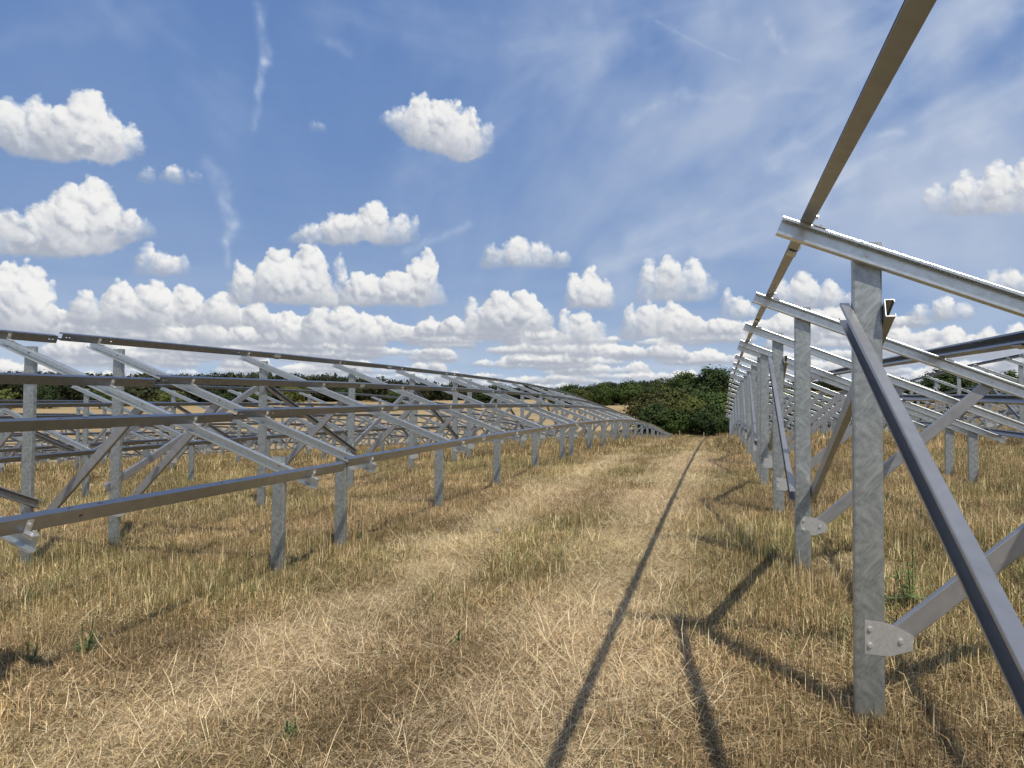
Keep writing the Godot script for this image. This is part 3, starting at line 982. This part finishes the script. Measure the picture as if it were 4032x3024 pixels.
func air_color(az: float, el: float) -> Color:
	# colour of the clear air (display values), paler to the horizon and to the hazy side
	var e := maxf(el, 0.0)
	var t := 1.0 - exp(-e / 10.5)
	var c := Color(0.755, 0.82, 0.89).lerp(Color(0.372, 0.505, 0.728), t)
	if e > 20.0:
		c = c.lerp(Color(0.29, 0.41, 0.65), clampf((e - 20.0) / 50.0, 0.0, 1.0))
	return c

func cirrus(az: float, el: float) -> float:
	# long thin veils that fan out from the horizon; thicker toward the right
	var gx := az + 6.0
	var gy := el + 4.0
	var ang := atan2(gy, gx) * 57.3
	var rad := sqrt(gx * gx + gy * gy)
	var f := smooth_nz(nz_a, ang * 3.2 + 300.0, rad * 4.0) * 0.6 + smooth_nz(nz_b, ang * 5.0 + rad * 2.5, rad * 4.5 + 90.0) * 0.3
	f += smooth_nz(nz_b, az * 7.0 + 50.0, el * 9.0) * 0.22
	var side := smoothstep(-14.0, 22.0, az)
	var veil := side * 0.52 * smoothstep(6.0, 14.0, el) + 0.05
	return clampf(veil + f * (0.1 + 0.7 * side), 0.0, 0.85) * smoothstep(3.0, 9.0, el) * clampf((60.0 - el) / 30.0, 0.0, 1.0)

func smooth_nz(a: PackedByteArray, x: float, y: float) -> float:
	var fx := x - floorf(x); var fy := y - floorf(y)
	var p := lerpf(nz(a, x, y), nz(a, x + 1.0, y), fx)
	return lerpf(p, lerpf(nz(a, x, y + 1.0), nz(a, x + 1.0, y + 1.0), fx), fy)

func make_cloud(lobes: Array, rng: RandomNumberGenerator, soft: float) -> void:
	var lo_a := 1e9; var hi_a := -1e9; var lo_e := 1e9; var hi_e := -1e9
	for l in lobes:
		lo_a = minf(lo_a, l[0] - l[3] - 0.5); hi_a = maxf(hi_a, l[0] + l[3] + 0.5)
		lo_e = minf(lo_e, l[2] - 0.6); hi_e = maxf(hi_e, l[1] + 0.6)
	var x0 := maxi(0, int((lo_a + SKY_AZ) * SKY_PPD)); var x1 := mini(SKY_W - 1, int((hi_a + SKY_AZ) * SKY_PPD))
	var y0 := maxi(0, int((lo_e - SKY_EL) * SKY_PPD)); var y1 := mini(SKY_H - 1, int((hi_e - SKY_EL) * SKY_PPD))
	var w := x1 - x0 + 1; var h := y1 - y0 + 1
	if w < 4 or h < 4:
		return
	var zb := PackedFloat32Array(); zb.resize(w * h); zb.fill(-99.0)
	var cov := PackedFloat32Array(); cov.resize(w * h)
	var puffs := []
	for l in lobes:
		var hgt: float = l[1] - l[2]
		var hw: float = l[3]
		var small := minf(hw, hgt)
		var n := int(10 + 12.0 * hw / maxf(small, 0.2))
		# smooth body of the lobe: a half dome on its base
		var bx0 := maxi(0, int((l[0] - hw + SKY_AZ) * SKY_PPD - x0)); var bx1 := mini(w - 1, int((l[0] + hw + SKY_AZ) * SKY_PPD - x0))
		var by0 := maxi(0, int((l[2] - hgt * 0.25 - SKY_EL) * SKY_PPD - y0)); var by1 := mini(h - 1, int((l[1] - SKY_EL) * SKY_PPD - y0))
		for y in range(by0, by1 + 1):
			var dy: float = (y + y0) / SKY_PPD + SKY_EL - l[2]
			dy = dy / (hgt * 0.93) if dy > 0.0 else -dy / (hgt * 0.3)
			for x in range(bx0, bx1 + 1):
				var dx: float = ((x + x0) / SKY_PPD - SKY_AZ - l[0]) / hw
				var q := 1.0 - dx * dx - dy * dy
				if q > 0.0:
					var i := y * w + x
					var sq := sqrt(q) * small * SKY_PPD * 0.6
					cov[i] = maxf(cov[i], sq)
					zb[i] = maxf(zb[i], sq)
		for k in n:
			var s := rng.randf_range(-1.0, 1.0)
			var top: float = hgt * sqrt(maxf(0.03, 1.0 - s * s))
			var r := small * rng.randf_range(0.14, 0.34) * (1.0 - 0.35 * absf(s))
			var y: float = clampf(top * sqrt(rng.randf()), r * 0.5, maxf(r * 0.55, top - r * 0.8))
			var px: float = l[0] + s * maxf(hw - r * 0.8, hw * 0.4)
			var pz: float = small * 0.6 * sqrt(maxf(0.0, 1.0 - s * s - pow(y / hgt, 2.0))) - r * rng.randf_range(0.35, 0.75)
			puffs.append([px, l[2] + y, r, pz])
			for j in 4:
				var ang := rng.randf_range(-0.4, PI + 0.4)
				var r2 := r * rng.randf_range(0.3, 0.6)
				var off := r * rng.randf_range(0.4, 0.9)
				puffs.append([px + cos(ang) * off, maxf(l[2] + y + sin(ang) * off, l[2] + r2 * 0.6), r2, pz + r * rng.randf_range(0.0, 0.4)])
	for p in puffs:
		var cx: float = (p[0] + SKY_AZ) * SKY_PPD - x0
		var cy: float = (p[1] - SKY_EL) * SKY_PPD - y0
		var r: float = p[2] * SKY_PPD
		var zc: float = p[3] * SKY_PPD
		var rr := r * r
		for y in range(maxi(0, int(cy - r)), mini(h - 1, int(cy + r) + 1) + 1):
			var dy := (y - cy) * (y - cy)
			for x in range(maxi(0, int(cx - r)), mini(w - 1, int(cx + r) + 1) + 1):
				var q := rr - dy - (x - cx) * (x - cx)
				if q > 0.0:
					var sq := sqrt(q)
					var i := y * w + x
					if sq > cov[i]:
						cov[i] = sq
					if zc + sq > zb[i]:
						zb[i] = zc + sq
	# base and top of the cloud above every column: bases are grey because the cloud over them is thick
	var col_base := PackedFloat32Array(); col_base.resize(w)
	var col_top := PackedFloat32Array(); col_top.resize(w)
	for x in w:
		var az: float = (x + x0) / SKY_PPD - SKY_AZ
		var bsum := 0.0; var tsum := 0.0; var ws := 0.0
		for l in lobes:
			var d: float = (az - l[0]) / (l[3] * 1.2)
			var wgt := exp(-d * d * 2.0) + 1e-4
			bsum += l[2] * wgt; tsum += l[1] * wgt; ws += wgt
		col_base[x] = bsum / ws; col_top[x] = tsum / ws
	var wide_step := clampi(int(6.0 * soft + 1.0), 3, 8)
	for y in h:
		var el: float = (y + y0) / SKY_PPD + SKY_EL
		for x in w:
			var gx := x + x0; var gy := y + y0
			var wx := nz(nz_a, gx * 2.0, gy * 2.0) * 5.0 * soft + nz(nz_b, gx * 2.0, gy * 2.0) * 3.0 * soft
			var wy := nz(nz_a, gx * 2.0 + 400, gy * 2.0 + 150) * 4.0 * soft + nz(nz_c, gx * 1.6 + 77, gy * 1.6) * 2.0 * soft
			var sx := clampi(int(x + wx), 1, w - 2); var sy := clampi(int(y + wy), 1, h - 2)
			var i := sy * w + sx
			var cv := cov[i]
			if cv <= 0.0:
				continue
			var fine := nz(nz_c, gx * 1.3 + 11, gy * 1.3 + 5)
			var under := clampf(1.2 - (el - col_base[x]) / maxf(col_top[x] - col_base[x], 0.2) * 1.5, 0.0, 1.0)
			var a := smoothstep(0.0, (8.5 + 5.0 * fine + 12.0 * under) * soft, cv)
			var z := zb[i]
			var nx := 0.0; var ny := 0.0
			for pass_ in 2:
				var st := 2 if pass_ == 0 else wide_step
				var cap := 5.0 if pass_ == 0 else 2.2 * st
				var ia := clampi(sx - st, 0, w - 1); var ib := clampi(sx + st, 0, w - 1)
				var ja := clampi(sy - st, 0, h - 1); var jb := clampi(sy + st, 0, h - 1)
				var zl := clampf(zb[sy * w + ia] - z, -cap, cap); var zr := clampf(zb[sy * w + ib] - z, -cap, cap)
				var zd := clampf(zb[ja * w + sx] - z, -cap, cap); var zu := clampf(zb[jb * w + sx] - z, -cap, cap)
				nx += (zl - zr) / (2.0 * st) * (0.4 if pass_ == 0 else 0.75)
				ny += (zd - zu) / (2.0 * st) * (0.4 if pass_ == 0 else 0.75)
			nx += nz(nz_b, gx * 2.0 + 40, gy * 2.0 + 500) * 0.2; ny += nz(nz_c, gx * 2.0 + 20, gy * 2.0 + 300) * 0.2
			var inv := 1.0 / sqrt(nx * nx + ny * ny + 1.0)
			var li := (nx * 0.38 + ny * 0.72 + 0.72) * inv
			var eb := col_base[x]; var et := col_top[x]
			var t := clampf((el - eb) / maxf(et - eb, 0.2), -0.2, 1.0)
			t += nz(nz_a, gx * 1.2, gy * 1.6 + 200) * 0.22
			a *= smoothstep(-0.35 - 0.25 * fine, 0.1, el - eb + nz(nz_a, gx * 1.5, gy * 0.6) * 0.25)
			var lum := smoothstep(0.2, 1.1, li * 0.56 + clampf(t, -0.15, 0.85) * 0.62)
			var c := Color(0.68, 0.705, 0.755).lerp(Color(0.965, 0.96, 0.95), lum)
			a *= 0.97
			if soft > 1.0:
				a *= clampf(0.75 + 0.9 * nz(nz_b, gx * 1.4 + 60, gy * 1.7) + cv / 16.0 - under * 0.25, 0.0, 1.0)
			var o := (gy * SKY_W + gx) * 3
			sky_px[o] = lerpf(sky_px[o], c.r, a)
			sky_px[o + 1] = lerpf(sky_px[o + 1], c.g, a)
			sky_px[o + 2] = lerpf(sky_px[o + 2], c.b, a)

func build_sky(env: Environment) -> void:
	nz_a = noise_bytes(0.012, 4, 11)
	nz_b = noise_bytes(0.02, 5, 23)
	nz_c = noise_bytes(0.045, 4, 37)
	# the air and its thin veils are smooth: paint them small and enlarge
	var aw := 512; var ah := 200
	var air := Image.create(aw, ah, false, Image.FORMAT_RGBF)
	for y in ah:
		var el: float = (y * 4 + 1.5) / SKY_PPD + SKY_EL
		for x in aw:
			var az: float = (x * 4 + 1.5) / SKY_PPD - SKY_AZ
			var c := air_color(az, el).lerp(Color(0.80, 0.825, 0.88), cirrus(az, el) * 0.75)
			var low := clampf(0.55 + smooth_nz(nz_a, az * 9.0, el * 40.0) * 0.9, 0.0, 1.0) * exp(-maxf(el, 0.0) / 3.8)
			for s in WISPS:
				if s[4] < 0.7 or el < minf(s[1], s[3]) - s[4] * 3.0 or el > maxf(s[1], s[3]) + s[4] * 3.0 or az < s[0] - s[4] * 3.0 or az > s[2] + s[4] * 3.0:
					continue
				var p := Vector2(az, el)
				p += Vector2(nz(nz_a, x * 4, y * 4), nz(nz_a, x * 4 + 300, y * 4 + 500)) * s[4] * 0.8
				var ab := Vector2(s[2] - s[0], s[3] - s[1])
				var f := clampf((p - Vector2(s[0], s[1])).dot(ab) / ab.length_squared(), 0.0, 1.0)
				var d: float = p.distance_to(Vector2(s[0], s[1]) + ab * f) / s[4]
				var across := ab.normalized().cross(Vector2(az - s[0], el - s[1]))
				var grain := smooth_nz(nz_b, across * 34.0 + 400.0, f * ab.length() * 4.0)
				c = c.lerp(Color(0.86, 0.88, 0.92), clampf(exp(-d * d * 1.2) * s[5] * (0.85 + 0.6 * grain), 0.0, 1.0))
			air.set_pixel(x, y, c.lerp(Color(0.80, 0.83, 0.875), low))
	air.resize(SKY_W, SKY_H, Image.INTERPOLATE_CUBIC)
	sky_px = air.get_data().to_float32_array()
	for s in WISPS:
		var a := Vector2(s[0], s[1]); var b := Vector2(s[2], s[3])
		var hw: float = s[4]
		if hw >= 0.7:
			continue
		for y in range(int((minf(a.y, b.y) - hw * 3 - SKY_EL) * SKY_PPD), int((maxf(a.y, b.y) + hw * 3 - SKY_EL) * SKY_PPD)):
			for x in range(int((minf(a.x, b.x) - hw * 3 + SKY_AZ) * SKY_PPD), int((maxf(a.x, b.x) + hw * 3 + SKY_AZ) * SKY_PPD)):
				if x < 0 or y < 0 or x >= SKY_W or y >= SKY_H:
					continue
				var p := Vector2(x / SKY_PPD - SKY_AZ, y / SKY_PPD + SKY_EL)
				p += Vector2(nz(nz_a, x, y), nz(nz_a, x + 300, y + 500)) * hw * 1.2
				var d := p.distance_to(Geometry2D.get_closest_point_to_segment(p, a, b)) / hw
				var k: float = exp(-d * d * 1.3) * s[5] * (0.75 + 0.5 * nz(nz_b, x * 2, y * 2))
				if k > 0.004:
					var o := (y * SKY_W + x) * 3
					for ch in 3:
						sky_px[o + ch] = lerpf(sky_px[o + ch], [0.88, 0.895, 0.93][ch], clampf(k, 0, 1))
	var rng := RandomNumberGenerator.new()
	rng.seed = 5
	# distant banks, row behind row down to the horizon
	var banks := []
	for k in 420:
		var el := 0.2 + 5.6 * pow(rng.randf(), 1.9)
		var az := rng.randf_range(-51.0, 51.0)
		if el > 3.9 and az > -8.0 and az < 34.0 and rng.randf() < 0.55:
			continue
		var ht := (0.26 + el * 0.2) * rng.randf_range(0.55, 1.4)
		var hw := ht * rng.randf_range(1.1, 2.4)
		var cl := []
		var nl := rng.randi_range(2, 5)
		for q in nl:
			cl.append([az + hw * q * 0.85, el + ht * rng.randf_range(0.45, 1.1), el + rng.randf_range(-0.04, 0.04), hw * rng.randf_range(0.55, 1.0)])
		banks.append(cl)
	banks.sort_custom(func(p, q): return p[0][2] < q[0][2])
	for cl in banks:
		make_cloud(cl, rng, 0.5)
	var order := range(CLOUDS.size())
	order.sort_custom(func(p, q): return CLOUDS[p][0][2] < CLOUDS[q][0][2])
	for k in order:
		make_cloud(CLOUDS[k], rng, 0.75 if CLOUDS[k][0][2] < 8.0 else 1.05)
	var bytes := PackedByteArray()
	bytes.resize(SKY_W * SKY_H * 3)
	for y in SKY_H:
		var src := (SKY_H - 1 - y) * SKY_W * 3
		var dst := y * SKY_W * 3
		for i in SKY_W * 3:
			bytes[dst + i] = int(clampf(sky_px[src + i], 0.0, 1.0) * 255.0)
	var tex := ImageTexture.create_from_image(Image.create_from_data(SKY_W, SKY_H, false, Image.FORMAT_RGB8, bytes))
	# the rest of the sky: the same air and scattered cumulus all round
	var pw := 1024; var ph := 512
	var pan := PackedByteArray(); pan.resize(pw * ph * 3)
	for y in ph:
		var e: float = 90.0 - (y + 0.5) * 180.0 / ph
		for x in pw:
			var a: float = (x + 0.5) * 360.0 / pw - 180.0 + CAM_YAW
			a = wrapf(a, -180.0, 180.0)
			var c := Color(0.5, 0.43, 0.31)
			var inside := absf(a) < SKY_AZ - 0.3 and e > SKY_EL and e < SKY_EL + SKY_H / SKY_PPD - 0.3
			if inside:
				var o := (clampi(int((e - SKY_EL) * SKY_PPD), 0, SKY_H - 1) * SKY_W + clampi(int((a + SKY_AZ) * SKY_PPD), 0, SKY_W - 1)) * 3
				c = Color(sky_px[o], sky_px[o + 1], sky_px[o + 2])
			elif e > -1.5:
				c = air_color(a, e).lerp(Color(0.80, 0.825, 0.88), 0.75 * cirrus(clampf(20.0 - absf(a) * 0.1, 0.0, 20.0), e) + 0.05)
				var d := 1.0 / maxf(sin(deg_to_rad(maxf(e, 1.5))), 0.03)
				var px := d * sin(deg_to_rad(a)) * 60.0 + 512.0; var py := d * cos(deg_to_rad(a)) * 60.0
				var f := nz(nz_a, px, py) + 0.35 * nz(nz_b, px * 1.5, py * 1.5)
				var k := smoothstep(0.12, 0.42, f + 0.25 * exp(-e / 8.0))
				c = c.lerp(Color(0.86, 0.87, 0.89).lerp(Color(0.97, 0.965, 0.955), clampf(f, 0, 1)), k * 0.95)
			var o2 := (y * pw + x) * 3
			pan[o2] = int(clampf(c.r, 0, 1) * 255); pan[o2 + 1] = int(clampf(c.g, 0, 1) * 255); pan[o2 + 2] = int(clampf(c.b, 0, 1) * 255)
	var mat := PanoramaSkyMaterial.new()
	mat.panorama = ImageTexture.create_from_image(Image.create_from_data(pw, ph, false, Image.FORMAT_RGB8, pan))
	mat.energy_multiplier = SKY_GAIN
	var sky := Sky.new()
	sky.sky_material = mat
	env.background_mode = Environment.BG_SKY
	env.sky = sky
	# finer dome in front of the camera's side of the sky, 4 km out
	var st := SurfaceTool.new()
	st.begin(Mesh.PRIMITIVE_TRIANGLES)
	var na := 52; var ne := 20
	for j in ne + 1:
		for i in na + 1:
			var a := deg_to_rad(lerpf(-SKY_AZ, SKY_AZ, float(i) / na) - CAM_YAW)
			var e := deg_to_rad(SKY_EL + float(j) / ne * SKY_H / SKY_PPD)
			var dir := Vector3(sin(a) * cos(e), sin(e), -cos(a) * cos(e))
			st.set_uv(Vector2(float(i) / na, 1.0 - float(j) / ne))
			st.set_normal(-dir)
			st.add_vertex(dir * 4000.0)
	for j in ne:
		for i in na:
			var p := j * (na + 1) + i
			for q in [p, p + na + 1, p + 1, p + 1, p + na + 1, p + na + 2]:
				st.add_index(q)
	var m := StandardMaterial3D.new()
	m.resource_name = "sky"
	m.albedo_color = Color.BLACK
	m.metallic_specular = 0.0
	m.specular_mode = BaseMaterial3D.SPECULAR_DISABLED
	m.roughness = 1.0
	m.cull_mode = BaseMaterial3D.CULL_DISABLED
	m.emission_enabled = true
	m.emission = Color.BLACK
	m.emission_texture = tex
	m.emission_energy_multiplier = SKY_GAIN
	m.texture_repeat = false
	var o := MeshInstance3D.new()
	o.name = "sky"
	o.mesh = st.commit()
	o.material_override = m
	o.set_meta("kind", "structure")
	o.set_meta("label", "blue summer sky with white cumulus clouds and thin high streaks")
	o.set_meta("category", "sky")
	add_child(o)
